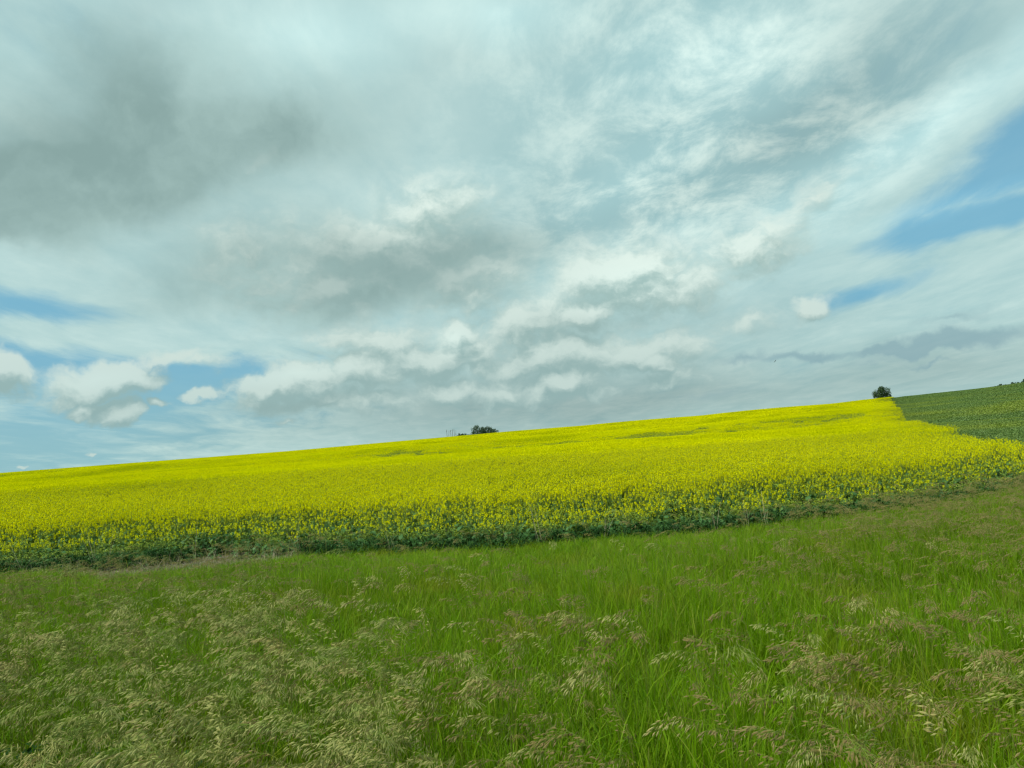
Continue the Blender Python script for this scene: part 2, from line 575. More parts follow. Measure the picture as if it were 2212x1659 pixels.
# ------------------------------------------------------------------ crops
M_FLOWER = material("canola_petal", [(0.76, 0.72, 0.002, 1), (0.82, 0.79, 0.002, 1), (0.70, 0.72, 0.006, 1)], 0.9, 0.25, noise=(0.05, (0.60, 0.61, 0.002, 1), 0.45, 0.70), spec=0.0)
M_CLEAF = material("canola_leaf", [(0.060, 0.155, 0.042, 1), (0.085, 0.20, 0.052, 1), (0.13, 0.25, 0.065, 1)], 0.5, 0.2, spec=0.2)
M_CSTEM = material("canola_stem", [(0.13, 0.20, 0.03, 1), (0.19, 0.25, 0.03, 1)], 0.55, spec=0.2)
M_BUD = material("canola_bud", [(0.30, 0.36, 0.02, 1), (0.22, 0.32, 0.03, 1)], 0.6, spec=0.2)
M_GREEN = material("green_crop_leaf", [(0.128, 0.215, 0.046, 1), (0.142, 0.23, 0.048, 1), (0.16, 0.245, 0.048, 1)], 0.5, 0.2,
                   noise=(0.035, (0.24, 0.31, 0.035, 1), 0.44, 0.66), spec=0.3)
CROP_MATS = [M_FLOWER, M_CLEAF, M_CSTEM, M_BUD]


def leaf(mb, p, az, length, width, droop, mi, rng):
    d = Vector((math.cos(az), math.sin(az), 0))
    side = Vector((-d.y, d.x, 0)) + Vector((0, 0, rng.uniform(-.35, .35)))
    side.normalize()
    up = rng.uniform(.15, .8)
    pts, ws = [], []
    for t, w in ((0, .12), (.3, .6), (.6, 1.0), (.85, .7), (1, .05)):
        pts.append(Vector(p) + d * length * t * (1 - .15 * t) + Vector((0, 0, length * (up * t - droop * t * t))))
        ws.append(width * .5 * w)
    mb.strip(pts, ws, side, mi)


def raceme(mb, p, rng, n, size, spread, petal=0):
    for i in range(n):
        a, hh = rng.uniform(0, 6.283), rng.uniform(-1, .55)
        rr = spread * (1 - .45 * max(hh, 0)) * rng.uniform(.45, 1)
        c = Vector(p) + Vector((math.cos(a) * rr, math.sin(a) * rr, hh * spread * 1.7))
        mb.card(c, (math.cos(a) * .8, math.sin(a) * .8, rng.uniform(.1, 1.0)), size * rng.uniform(.8, 1.25), rng, petal)
    for i in range(3):
        mb.card(Vector(p) + Vector((rng.uniform(-.008, .008), rng.uniform(-.008, .008), spread * 1.1)), (rng.uniform(-1, 1), rng.uniform(-1, 1), .6), .016, rng, 3)


def canola(seed, h, nb, flower, leaves, low=0.05, big=1.0):
    rng = random.Random(seed)
    mb = MB()
    lean = Vector((rng.uniform(-.08, .08), rng.uniform(-.08, .08), 0))
    top = Vector((0, 0, h)) + lean * h
    mb.tube([(0, 0, 0), top * .5 + Vector((rng.uniform(-.02, .02), 0, 0)), top], (.006, .005, .003), 3, 2)
    tips = [top]
    for i in range(nb):
        t = rng.uniform(.35, .75)
        a = rng.uniform(0, 6.283)
        s = top * t
        e = s + Vector((math.cos(a), math.sin(a), 0)) * rng.uniform(.08, .2) + Vector((0, 0, (h - s.z) * rng.uniform(.6, 1.02)))
        mb.tube([s, s.lerp(e, .5) + Vector((math.cos(a), math.sin(a), 0)) * .03, e], (.004, .003, .002), 3, 2)
        tips.append(e)
    for tp in tips:
        if rng.random() < flower:
            raceme(mb, tp, rng, rng.randint(12, 18), .021, rng.uniform(.022, .036))
        else:
            for k in range(4):
                mb.card(tp + Vector((rng.uniform(-.02, .02), rng.uniform(-.02, .02), rng.uniform(-.03, .02))), (rng.uniform(-1, 1), rng.uniform(-1, 1), .8), .03, rng, 3)
    for i in range(leaves):
        z = rng.uniform(low, .72) * h
        leaf(mb, top * (z / h), rng.uniform(0, 6.283), rng.uniform(.10, .22) * big * (1.15 - z / h * .6), rng.uniform(.05, .10) * big, rng.uniform(.5, 1.1), 1, rng)
    return mb.mesh("canola_plant", CROP_MATS)


def canola_tile(seed, size, dens, csize, ncard, hbase=.78, htop=1.1, under=3.0):
    """A piece of far field: a rough leafy layer with flower heads standing out of it."""
    rng = random.Random(seed)
    mb = MB()
    n = int(size * size * dens)
    for i in range(n):
        x, y = rng.uniform(-size / 2, size / 2), rng.uniform(-size / 2, size / 2)
        z = rng.uniform(hbase, htop)
        for k in range(ncard):
            a = rng.uniform(0, 6.283)
            mb.card((x + rng.uniform(-.6, .6) * csize, y + rng.uniform(-.6, .6) * csize, z - k * csize * .45),
                    (math.cos(a), math.sin(a), rng.uniform(.1, .9)), csize * rng.uniform(.75, 1.25), rng, 0)
    for i in range(int(n * under)):
        x, y = rng.uniform(-size / 2, size / 2), rng.uniform(-size / 2, size / 2)
        z = rng.uniform(.3, .95)
        a = rng.uniform(0, 6.283)
        mb.card((x, y, z), (math.cos(a), math.sin(a), rng.uniform(0.0, 1.0)), csize * rng.uniform(.8, 1.4), rng, 2 if rng.random() < .75 else 1)
    k = 6
    for i in range(k):
        for j in range(k):
            q0 = size / k
            x0, y0 = -size / 2 + i * q0, -size / 2 + j * q0
            zz = lambda a, b: .48 + .08 * math.sin(a * 2.3 + seed) * math.sin(b * 1.9)
            mb.face([(a, b, zz(a, b)) for a, b in ((x0, y0), (x0 + q0, y0), (x0 + q0, y0 + q0), (x0, y0 + q0))], 1)
    return mb.mesh("canola_patch", CROP_MATS)


rng_ = np.random.default_rng(5)
full = [canola(10 + i, .98 + .05 * (i % 4), 6 + i % 3, .96, 7, .1) for i in range(6)]
leafy = [canola(30 + i, .54 + .065 * i, 5, (.06, .25, .4, .3, .45)[i], 17, .03, 1.15) for i in range(5)]
mixed = [canola(50 + i, .76 + .06 * i, 5, .6, 13, .03, 1.05) for i in range(4)]
mids = [canola_tile(70 + i, 3.0, 100, .055, 3, under=1.6) for i in range(4)]
thins = [canola_tile(75 + i, 3.0, 42, .055, 2, .72, 1.0, under=4.5) for i in range(3)]
thinf = [canola_tile(85 + i, 8.0, 13, .14, 2, .75, 1.05, under=3.4) for i in range(3)]
fars = [canola_tile(80 + i, 8.0, 30, .14, 3, under=1.0) for i in range(4)]
protos = full + leafy + mixed + mids + fars + thins + thinf
N_FULL, N_LEAFY, N_MIXED, N_MID = len(full), len(leafy), len(mixed), len(mids)
O_LEAFY, O_MIXED = N_FULL, N_FULL + N_LEAFY
O_MID = O_MIXED + N_MIXED
O_FAR = O_MID + N_MID
O_THIN = O_FAR + len(fars)
O_THINF = O_THIN + len(thins)

P, I, RO, SC = [], [], [], []


def grow(x, y, idx, tilt=0.0, smin=.9, smax=1.12, tiles=False, squash=None):
    n = len(x)
    if not n:
        return
    z = land(x, y)
    P.append(np.stack([x, y, z], 1))
    I.append(idx)
    spin = rng_.uniform(0, 2 * np.pi, n)
    if tiles:
        RO.append(slope_rot(x, y, spin))
    else:
        RO.append(np.stack([rng_.normal(0, tilt, n), rng_.normal(0, tilt, n), spin], 1))
    s = rng_.uniform(smin, smax, n)
    zs = s if squash is None else s * squash
    SC.append(np.stack([s, s, zs], 1))


def nz2(x, y, k, ph=0.0):
    return (np.sin(x * k + ph) * np.sin(y * k * 1.13 - ph * 2) + np.sin(x * k * .53 - y * k * .41 + 1.7 + ph) + .6 * np.sin(x * k * 1.9 + y * k * 1.3 + ph * 3)) / 2.2


NEAR = 50.0
n = int(27 * 60 * 66)
x = rng_.uniform(-36, 30, n)
y = rng_.uniform(17, NEAR + 4, n)
d = np.minimum((y - front_edge(x)), (right_edge(y) - x) / 1.11)     # metres in from the edge
rag = nz2(x, y, 1.4) * .35
u = x / y
keep = (d > 0) & (np.abs(u) < .86) & (y < NEAR + rng_.uniform(0, 3, n)) & (rng_.random(n) < np.where(d < 1.6, 1.0, np.where(d < 5, .55, np.where(y < 36, .52, .52))))
# bare, thin places along the front edge
thin = np.exp(-((x + 7.7) / 1.3) ** 2) * (d < .9)
keep &= rng_.random(n) > thin * 1.0
# a loose, patchy stand towards the corner on the right
loose = smooth((u - .40) / .25) * smooth((7 - d) / 5) * (.45 + .4 * nz2(x, y, 1.1, 4.0))
keep &= rng_.random(n) > loose
x, y, d, rag = x[keep], y[keep], d[keep], rag[keep]
n = len(x)
de = d + rag
t = rng_.random(n)
# along the right the flowers come right down to the verge
shift = np.interp(x, [-14, 0, 6, 14], [1.15, 1.0, .65, .15])
k_leafy = de < 1.05 + shift + (t - .5) * 1.0
k_mixed = (~k_leafy) & (de < 2.3 + shift + (t - .5) * 2.4)
idx = np.where(k_leafy, O_LEAFY + np.where((rng_.random(n) < np.interp(x, [-10, 4], [.8, .45])) & (d < .9), 0, rng_.integers(0, N_LEAFY, n)), np.where(k_mixed, O_MIXED + rng_.integers(0, N_MIXED, n), rng_.integers(0, N_FULL, n)))
thinleaf = k_leafy & (rng_.random(n) < .35)
sel = ~thinleaf
sq = (1.0 + .06 * nz2(x, y, .35, 2.0) + .05 * nz2(x, y, 2.4, .5)) * np.interp(d, [0, 3.0], [.86, 1.0])
grow(x[sel], y[sel], idx[sel], .06, .88, 1.12, squash=sq[sel])


def sparse(x, y):
    """How thinly the crop flowers: strips along the folds of the field, and the far left slope, thinned to imitate cloud shadow."""
    b1 = np.exp(-((y - 141 + 5 * np.sin(x * .06)) / 8.5) ** 2) * smooth((x + 45) / 25) * smooth((88 - x) / 20)
    b2 = .8 * np.exp(-((y - 185 + .35 * x) / 16) ** 2) * smooth((x + 10) / 30)
    b3 = .55 * np.exp(-((y - 250 + .3 * x) / 13) ** 2)
    b4 = .55 * np.exp(-((y - 112 - .15 * x) / 7) ** 2) * smooth((x + 60) / 30)
    f = np.where((x / y < -.25) & (np.hypot(x, y) > 215 + (x / y + .67) * 900), .8, 0.0)  # far left slope: fewer flowers darken it in place of a cloud shadow
    return np.maximum((b1 + b2 + b3 + b4) * (.72 + .45 * nz2(x, y, .16, 1.0) + .2 * nz2(x, y, .5, 2.0)), f)


def tiles(y0, y1, step, off, cnt, lim, smin, smax, inside, jitter=.2, thin=None):
    xs, ys = [], []
    yy = y0
    while yy < y1:
        w = lim * yy + 12
        k = np.arange(-w, w, step)
        xs.append(k + rng_.uniform(-jitter, jitter, len(k)) * step)
        ys.append(np.full(len(k), yy) + rng_.uniform(-jitter, jitter, len(k)) * step)
        yy += step
    xs, ys = np.concatenate(xs), np.concatenate(ys)
    k = inside(xs, ys)
    xs, ys = xs[k], ys[k]
    idx_ = off + rng_.integers(0, cnt, len(xs))
    if thin is not None:
        idx_ = np.where(rng_.uniform(.25, 1.05, len(xs)) < sparse(xs, ys), thin + rng_.integers(0, 3, len(xs)), idx_)
    grow(xs, ys, idx_, 0, smin, smax, tiles=True, squash=1.0)


tiles(NEAR, 215, 2.5, O_MID, N_MID, .78, .97, 1.04, lambda a, b: (a < right_edge(b) - 2.1), thin=O_THIN)
tiles(212, 780, 5.5, O_FAR, len(fars), .78, .97, 1.04, lambda a, b: (a < right_edge(b) - 3.4) & (np.hypot(a, b) < crest(np.clip(a / b, -1.5, 1.5))[0] + 60), thin=O_THINF)
# the line of plants along the far side edge closes the gaps the patches leave
n = 13000
y = rng_.uniform(NEAR, 400, n) ** 1.0
x = right_edge(y) - rng_.uniform(0, 5.5, n)
grow(x, y, rng_.integers(0, N_FULL, n), .05)
canola_field = scatter("canola_crop", np.concatenate(P), np.concatenate(I), np.concatenate(RO), np.concatenate(SC), protos,
                       "bright yellow canola crop in full flower covering the whole rising field")

# ---- the green field on the right, not in flower
def green_tile(seed, size, dens, csize, h0, h1, flowers=0.0):
    rng = random.Random(seed)
    mb = MB()
    for i in range(int(size * size * dens)):
        x, y = rng.uniform(-size / 2, size / 2), rng.uniform(-size / 2, size / 2)
        a = rng.uniform(0, 6.283)
        mb.card((x, y, rng.uniform(h0, h1)), (math.cos(a), math.sin(a), rng.uniform(.1, 1.2)), csize * rng.uniform(.6, 1.4), rng, 0, .7)
        if rng.random() < flowers:
            mb.card((x, y, h1 + .04), (math.cos(a), math.sin(a), .5), csize * .45, rng, 1)
    k = 4
    for i in range(k):
        for j in range(k):
            q0 = size / k
            x0, y0 = -size / 2 + i * q0, -size / 2 + j * q0
            mb.face([(a, b, h0 * .8 + .05 * math.sin(a * 3 + seed) * math.sin(b * 2.6)) for a, b in ((x0, y0), (x0 + q0, y0), (x0 + q0, y0 + q0), (x0, y0 + q0))], 0)
    return mb.mesh("green_patch", [M_GREEN, M_BUD])


P, I, RO, SC = [], [], [], []
gp = [green_tile(90 + i, 1.2, 420, .075, .30, .58) for i in range(3)] + [green_tile(95 + i, 3.0, 190, .10, .38, .60) for i in range(3)] + [green_tile(99 + i, 8.0, 60, .19, .42, .64) for i in range(3)]
tiles(23, 46, 1.05, 0, 3, .98, .95, 1.1, lambda a, b: (a > right_edge(b) + .6) & (b > 24.2 + (a - 17) * .2))
tiles(46, 120, 2.6, 3, 3, .95, .97, 1.05, lambda a, b: (a > right_edge(b) + 1.2))
tiles(120, 430, 6.2, 6, 3, .85, .97, 1.05, lambda a, b: (a > right_edge(b) + 3.2) & (np.hypot(a, b) < crest(np.clip(a / b, -1.5, 1.5))[0] + 50))
n = 2600
y = rng_.uniform(46, 400, n)
x = right_edge(y) + rng_.uniform(.3, 4.5, n)
grow(x, y, rng_.integers(0, 3, n), .05)
green_field = scatter("green_crop", np.concatenate(P), np.concatenate(I), np.concatenate(RO), np.concatenate(SC), gp,
                      "dark green crop without flowers on the slope right of the canola")
# ------------------------------------------------------------------ roadside grass
M_BLADE = material("grass_blade", [(0.130, 0.275, 0.002, 1), (0.185, 0.330, 0.003, 1), (0.29, 0.33, 0.035, 1)], 0.5, 0.35,
                   noise=(0.55, (0.27, 0.30, 0.015, 1), 0.52, 0.76), spec=0.12)
M_CULM = material("grass_stem", [(0.15, 0.24, 0.02, 1), (0.20, 0.23, 0.04, 1), (0.22, 0.15, 0.05, 1)], 0.5, 0.1, spec=0.25)
M_SEED = material("grass_seed_head", [(0.27, 0.32, 0.07, 1), (0.42, 0.41, 0.13, 1), (0.44, 0.35, 0.13, 1)], 0.55, 0.2, spec=0.25)
M_RUST = material("grass_seed_brown", [(0.24, 0.20, 0.06, 1), (0.31, 0.24, 0.09, 1), (0.24, 0.28, 0.06, 1)], 0.55, 0.2, spec=0.2)
M_STRAW = material("dry_straw", [(0.42, 0.36, 0.22, 1), (0.50, 0.44, 0.30, 1), (0.34, 0.27, 0.17, 1)], 0.6, 0.15, spec=0.2)
M_FORB = material("broad_leaf", [(0.02, 0.07, 0.015, 1), (0.035, 0.10, 0.02, 1)], 0.6, 0.2, spec=0.08)


def blade(mb, p, az, length, width, bend, mi, rng, lean=.12):
    d = Vector((math.cos(az), math.sin(az), 0))
    a2 = az + rng.uniform(.6, 2.4)
    side = Vector((math.cos(a2), math.sin(a2), 0))
    pts, ws = [], []
    for t, w in ((0, .8), (.3, 1), (.6, .85), (.82, .55), (1, .05)):
        fwd = length * (lean * t + bend * t * t)
        pts.append(Vector(p) + d * fwd + Vector((0, 0, length * (t - .38 * bend * t * t * t))))
        ws.append(width * .5 * w)
    mb.strip(pts, ws, side, mi)


def tuft(seed, n, h, rad, width=.008, bend=.35, mats=None, stems=0):
    rng = random.Random(seed)
    mb = MB()
    for i in range(n):
        a = rng.uniform(0, 6.283)
        r = rad * math.sqrt(rng.random())
        blade(mb, (math.cos(a) * r, math.sin(a) * r, 0), rng.uniform(0, 6.283), h * rng.uniform(.5, 1.1), width * rng.uniform(.6, 1.3), bend * rng.uniform(.1, 1.6), 0, rng)
    for i in range(stems):
        a = rng.uniform(0, 6.283)
        r = rad * math.sqrt(rng.random())
        p = Vector((math.cos(a) * r, math.sin(a) * r, 0))
        e = p + Vector((rng.uniform(-.12, .12), rng.uniform(-.12, .12), h * rng.uniform(.9, 1.35)))
        mb.tube([p, p.lerp(e, .5) + Vector((.01, 0, 0)), e], (.0018, .0015, .001), 3, 1)
    return mb.mesh("grass_tuft", mats or [M_BLADE, M_CULM])


def panicle(seed, h, droop, nspk, slen, seedmat, open_=1.0, ax=.27):
    """A brome stalk: its nodding head leans towards -X."""
    rng = random.Random(seed)
    mb = MB()
    axis, p, d = [], Vector((0, 0, h)), Vector((-.18, rng.uniform(-.1, .1), 1)).normalized()
    base = Vector((rng.uniform(.05, .14), rng.uniform(-.06, .06), 0))
    steps = 8
    for i in range(steps + 1):
        axis.append(p.copy())
        d = (d + Vector((-.17, rng.uniform(-.05, .05), -.17 * droop * (1 + i * .18)))).normalized()
        p = p + d * (ax / steps)
    mb.tube([base, base.lerp(axis[0], .5) + Vector((.02, 0, 0))] + axis, [.0022, .002] + [.0016 - .0001 * i for i in range(steps + 1)], 3, 1)
    for a in (.25, .45, .62):
        q0 = base.lerp(axis[0], a)
        blade(mb, q0, rng.uniform(0, 6.283), rng.uniform(.18, .32), .007, rng.uniform(.5, 1.1), 0, rng, .35)
    for i in range(nspk):
        t = rng.random() ** .85
        k = min(int(t * steps), steps - 1)
        o = axis[k].lerp(axis[k + 1], t * steps - k)
        a = rng.uniform(0, 6.283)
        out = Vector((math.cos(a) - .55, math.sin(a) * .8, rng.uniform(-.2, .55)))
        bl = rng.uniform(.015, .085) * (1.1 - .6 * t) * open_
        e = o + out.normalized() * bl + Vector((-.01, 0, -.25 * bl))
        sd = (out * .55 + Vector((-.45, 0, -.55 * droop - rng.uniform(0, .5)))).normalized()
        mb.tube([o, e], (.0009, .0007), 3, 1)
        mb.spindle(e, sd, slen * rng.uniform(.7, 1.2), slen * rng.uniform(.09, .135), 2)
    return mb.mesh("brome_stalk", [M_BLADE, M_CULM, seedmat])


tufts = [tuft(200 + i, 31, .52 + .05 * (i % 4), .10, .009, .42, stems=1) for i in range(6)]
brooms = [panicle(220 + i, .86 + .06 * (i % 4), .7 + .25 * (i % 3), 50 + 5 * (i % 3), .041, M_SEED, 1.25, .33) for i in range(7)]
brooms += [panicle(230 + i, .92 + .06 * i, .15 + .1 * i, 34, .042, M_SEED, .75, .30) for i in range(3)]
duller = [panicle(250 + i, .80 + .06 * i, .4 + .3 * (i % 3), 30 + 4 * i, .040, M_RUST, 1.0, .30) for i in range(4)]
rusty = [panicle(240 + i, .76 + .05 * (i % 3), .5 + .2 * (i % 3), 34, .034, M_RUST, 1.0, .30) for i in range(4)]
forbs = []
for i in range(2):
    rng = random.Random(260 + i)
    mb = MB()
    for k in range(26):
        leaf(mb, (rng.uniform(-.1, .1), rng.uniform(-.1, .1), rng.uniform(.05, .45)), rng.uniform(0, 6.283), rng.uniform(.07, .15), rng.uniform(.03, .05), rng.uniform(.3, 1), 0, rng)
    forbs.append(mb.mesh("forb", [M_FORB]))
protos = tufts + brooms + duller + rusty + forbs
O_BR = len(tufts)
O_DU = O_BR + len(brooms)
O_RU = O_DU + len(duller)
O_FO = O_RU + len(rusty)

P, I, RO, SC = [], [], [], []


def verge_edge(x):
    return front_edge(x) + np.interp(x, [-20, -11.5, -9.6, -6.8, -5.4, 3, 6], [-.5, -.7, -2.2, -2.0, -.4, -.1, .25])


def verge(n, xr=(-19, 21), y0=1.6):
    x, y = rng_.uniform(xr[0], xr[1], n), rng_.uniform(y0, 30, n)
    k = (y < verge_edge(x) + nz2(x, y, 1.1, 3.0) * .3) & (np.abs(x) < .92 * y + 1.6)
    # right of the field's corner the verge runs on along the green crop
    return x[k], y[k]


# blades
x, y = verge(84000)
hgt = 1.0 + .22 * nz2(x, y, .8, .4) + .10 * nz2(x, y, 2.1, 1.4)
hgt *= np.interp(y - verge_edge(x), [-5.5, -.3], [1.0, .42])
hgt *= 1 - .22 * np.exp(-((x + 3.5) / 3.2) ** 2) * smooth((y - 12) / 3)
k = rng_.random(len(x)) < np.interp(y, [2, 7, 18], [1.0, .95, .8])
gap = np.exp(-(((x + 3.7) / .95) ** 2 + ((y - 4.9) / .9) ** 2))
k &= rng_.random(len(x)) > gap * .85
k &= rng_.random(len(x)) > .55 * smooth((-.12 - x / y) / .2) * smooth((7.5 - y) / 2)
x, y, hgt = x[k], y[k], hgt[k]
grow(x, y, rng_.integers(0, len(tufts), len(x)), .12, .85, 1.15, squash=hgt)

# nodding seed heads: thick on the left, in drifts elsewhere
x, y = verge(62000)
u = x / y
drift = nz2(x, y, 1.25, 5.0) + .5 * nz2(x, y, 3.1, 1.0)
left = smooth((-.10 - u + .03 * np.clip(8 - y, -4, 4)) / .28) * smooth((10.0 - y) / 4.0)
mid = np.exp(-((u - .02) / .10) ** 2) * smooth((8.5 - y) / 3)
rgt = np.exp(-((u - .34) / .16) ** 2) * smooth((8 - y) / 3)
clump = smooth((nz2(x, y, 2.6, 7.0) + .75) / .9)
dens = .03 + .95 * left * (.30 + .9 * clump) + .20 * mid + .42 * rgt + .48 * smooth((6.8 - y) / 2.2) + .14 * np.clip(drift - .55, 0, 1) * smooth((16 - y) / 6)
dens *= np.where(drift > -.2, 1.0, .35 + .4 * left)
dens *= 1 - .92 * np.exp(-(((x + 3.7) / .95) ** 2 + ((y - 4.9) / .9) ** 2))
dens *= np.interp(y, [2, 4.5, 17], [.8, .9, .7]) * smooth((13.5 - y) / 3.5)
k = rng_.random(len(x)) < dens * .95
x, y = x[k], y[k]
n0 = len(I)
u = x / y
pale_ = rng_.random(len(x)) < .22 + .75 * smooth((.02 - u) / .2)
grow(x, y, np.where(pale_, O_BR + rng_.integers(0, len(brooms), len(x)), O_DU + rng_.integers(0, len(duller), len(x))), .12, .85, 1.12)
RO[-1][:, 2] = rng_.normal(0.25, 1.05, len(x))

# browner, finer heads, mostly to the right and far
x, y = verge(60000)
u = x / y
drift = nz2(x, y, .9, 9.0)
dens = .08 + 1.0 * smooth((u - .25) / .3) * smooth((y - 6) / 5) + .18 * np.clip(drift - .15, 0, 1) + .70 * smooth((-u - .15) / .3) * smooth((y - 8) / 4)
k = rng_.random(len(x)) < dens * .42 * smooth((verge_edge(x) - .8 - y) / 4)
x, y = x[k], y[k]
grow(x, y, O_RU + rng_.integers(0, len(rusty), len(x)), .10, .8, 1.05)
RO[-1][:, 2] = rng_.normal(0.2, .9, len(x))

# broad-leaved weeds low in the gap and along the field
n = 260
x, y = rng_.normal(-3.7, .7, n), rng_.normal(5.0, .6, n)
grow(x, y, O_FO + rng_.integers(0, 2, n), .1, .7, 1.2)
n = 1500
x = rng_.uniform(-16, 19, n)
y = front_edge(x) - np.abs(rng_.normal(0, .35, n)) + .1
k = np.abs(x + 7.2) > 1.5
grow(x[k], y[k], O_FO + rng_.integers(0, 2, k.sum()), .1, .5, 1.0)
roadside_grass = scatter("roadside_grass", np.concatenate(P), np.concatenate(I), np.concatenate(RO), np.concatenate(SC), protos,
                         "tall green roadside grass with nodding tan seed heads")

# dead straw at the foot of the canola
P, I, RO, SC = [], [], [], []
straw = [tuft(300 + i, 9, .34, .09, .006, .5, [M_STRAW, M_STRAW], 2) for i in range(3)]
rng = random.Random(9)
mb = MB()
for i in range(4):
    blade(mb, (rng.uniform(-.05, .05), rng.uniform(-.05, .05), 0), rng.uniform(0, 6.28), rng.uniform(.7, 1.0), .007, rng.uniform(.05, .5), 0, rng)
straw.append(mb.mesh("dry_stalk", [M_STRAW]))
mb = MB()
for i in range(40):                     # litter lying on the soil
    a = rng.uniform(0, 6.28)
    p = Vector((rng.uniform(-.3, .3), rng.uniform(-.3, .3), .015 + rng.uniform(0, .03)))
    mb.strip([p, p + Vector((math.cos(a), math.sin(a), rng.uniform(-.05, .1))) * rng.uniform(.06, .2)], (.003, .003), Vector((-math.sin(a), math.cos(a), .3)), 0)
straw.append(mb.mesh("straw_litter", [M_STRAW]))
n = 900
x = rng_.uniform(-17, 17, n)
w = np.interp(x, [-17, -11, -6.5, -3, 17], [1.0, 1.0, .9, .16, .12])
y = verge_edge(x) + (front_edge(x) - verge_edge(x)) * rng_.uniform(-.25, .95, n) + rng_.normal(0, .2, n)
k = rng_.random(n) < w
x, y = x[k], y[k]
kind = rng_.choice([0, 1, 2, 4], len(x), p=[.22, .2, .2, .38])
grow(x, y, kind, .15, .7, 1.3)
n = 16
x = rng_.uniform(-14, 8, n)
grow(x, front_edge(x) - rng_.uniform(.1, .6, n), np.full(n, 3), .1, .8, 1.35)
dry_grass = scatter("dry_grass", np.concatenate(P), np.concatenate(I), np.concatenate(RO), np.concatenate(SC), straw,
                    "pale dead straw and stalks along the foot of the canola")
# ------------------------------------------------------------------ trees on the skyline, and the bird
M_TLEAF = material("tree_leaf", [(0.034, 0.070, 0.030, 1), (0.05, 0.10, 0.038, 1), (0.08, 0.13, 0.05, 1)], 0.55, 0.2, instance=False, spec=0.2)
M_TLEAF2 = material("poplar_leaf", [(0.065, 0.115, 0.075, 1), (0.09, 0.15, 0.095, 1), (0.12, 0.18, 0.11, 1)], 0.55, 0.2, instance=False, spec=0.2)
M_BARK = material("bark", [(0.085, 0.075, 0.062, 1), (0.13, 0.115, 0.095, 1)], 0.9, instance=False, spec=0.1)
M_DEAD = material("dead_wood", [(0.12, 0.12, 0.115, 1), (0.19, 0.185, 0.175, 1)], 0.9, instance=False, spec=0.1)


def spot(px, dist):
    u = (px - 1106.0) / 1661.0
    x = u * dist
    return x, dist, float(land(np.array([x]), np.array([dist]))[0])


def tree(name, px, dist, width, height, label, cat, leafmat, seed, trunk=.18, lobes=9, group=None, base=0.0, flat=False, depth=None, n=900, lsize=.5, hlo=.22):
    rng = random.Random(seed)
    x, y, z = spot(px, dist)
    root = bpy.data.objects.new(name, None)
    root.location = (x, y, z)
    COL.objects.link(root)
    tag(root, label, cat, group)
    # trunk with limbs
    mb = MB()
    top = Vector((rng.uniform(-.3, .3), rng.uniform(-.3, .3), height * .8))
    r0 = trunk
    mb.tube([(0, 0, -.3), (rng.uniform(-.1, .1), 0, height * .3), top * .75 + Vector((.1, 0, 0)), top], (r0, r0 * .8, r0 * .45, r0 * .12), 7)
    dp = depth or width
    balls = []
    for i in range(lobes):
        a = 2 * math.pi * i / lobes + rng.uniform(-.5, .5)
        hh = hlo + (.86 - hlo) * ((i * .618) % 1.0) if not flat else rng.uniform(.25, .7)
        rr = .36 * (1.15 - max(0, hh - .55) * 1.3)
        c = Vector((math.cos(a) * width * rr, math.sin(a) * dp * rr, height * hh))
        balls.append((c, rng.uniform(.17, .26) * min(width, height * 1.2)))
        s = top * rng.uniform(.25, .7)
        mb.tube([s, s.lerp(c, .5) + Vector((0, 0, .15)), c], (r0 * .42, r0 * .28, r0 * .1), 5)
    balls.append((Vector((rng.uniform(-.08, .08) * width, 0, height * .84)), .20 * min(width, height)))
    if not flat:
        balls.append((Vector((0, 0, height * .5)), .3 * min(width, height)))
    mb.build("trunk", [M_BARK], root)
    # crown of many small leaf clumps, uneven, with gaps
    cm = MB()
    for i in range(n):
        c, r = rng.choice(balls)
        v = Vector((rng.gauss(0, 1), rng.gauss(0, 1), rng.gauss(0, .85))).normalized()
        rad = r * rng.uniform(.35, 1.0) ** .5 * rng.choice((1, 1, 1.12, 1.32))
        p = c + v * rad
        if p.z < height * base + .05:
            p.z = height * base + rng.uniform(.05, .5)
        for k in range(3):
            q0 = p + Vector((rng.uniform(-.25, .25), rng.uniform(-.25, .25), rng.uniform(-.2, .2)))
            cm.card(q0, (v.x + rng.uniform(-.6, .6), v.y + rng.uniform(-.6, .6), v.z + rng.uniform(-.3, .9)), lsize * rng.uniform(.5, 1.15), rng, 0, .7)
    cm.build("crown", [leafmat], root)
    return root


tree("broadleaf_tree", 1901, 384, 7.0, 8.2, "lone dark round tree on the skyline where yellow field meets green field", "tree", M_TLEAF, 17, .28, 13, n=1900, lsize=.55, hlo=.10)
tree("shrub", 1922, 386, 3.4, 1.9, "small dark low shrub close beside the lone round tree", "shrub", M_TLEAF, 2, .07, 6, flat=True, n=260, lsize=.4)
GROVE = "trees of the grove on the far skyline"
tree("broadleaf_tree", 1023.5, 668, 9.2, 10.0, "broadest and tallest green tree of the far grove, at its dead-tree end", "tree", M_TLEAF2, 3, .3, 11, GROVE, n=1200, lsize=.6)
tree("broadleaf_tree", 1036.0, 672, 5.2, 9.0, "slender green tree just beside the broadest tree of the far grove", "tree", M_TLEAF2, 4, .2, 8, GROVE, n=650, lsize=.6)
tree("broadleaf_tree", 1044.5, 669, 6.4, 8.6, "middle green tree of the far grove, after the slender one", "tree", M_TLEAF2, 5, .22, 9, GROVE, n=700, lsize=.6)
tree("broadleaf_tree", 1053.5, 674, 5.6, 7.8, "shorter green tree of the far grove, before the lowest end tree", "tree", M_TLEAF2, 6, .2, 8, GROVE, n=560, lsize=.6)
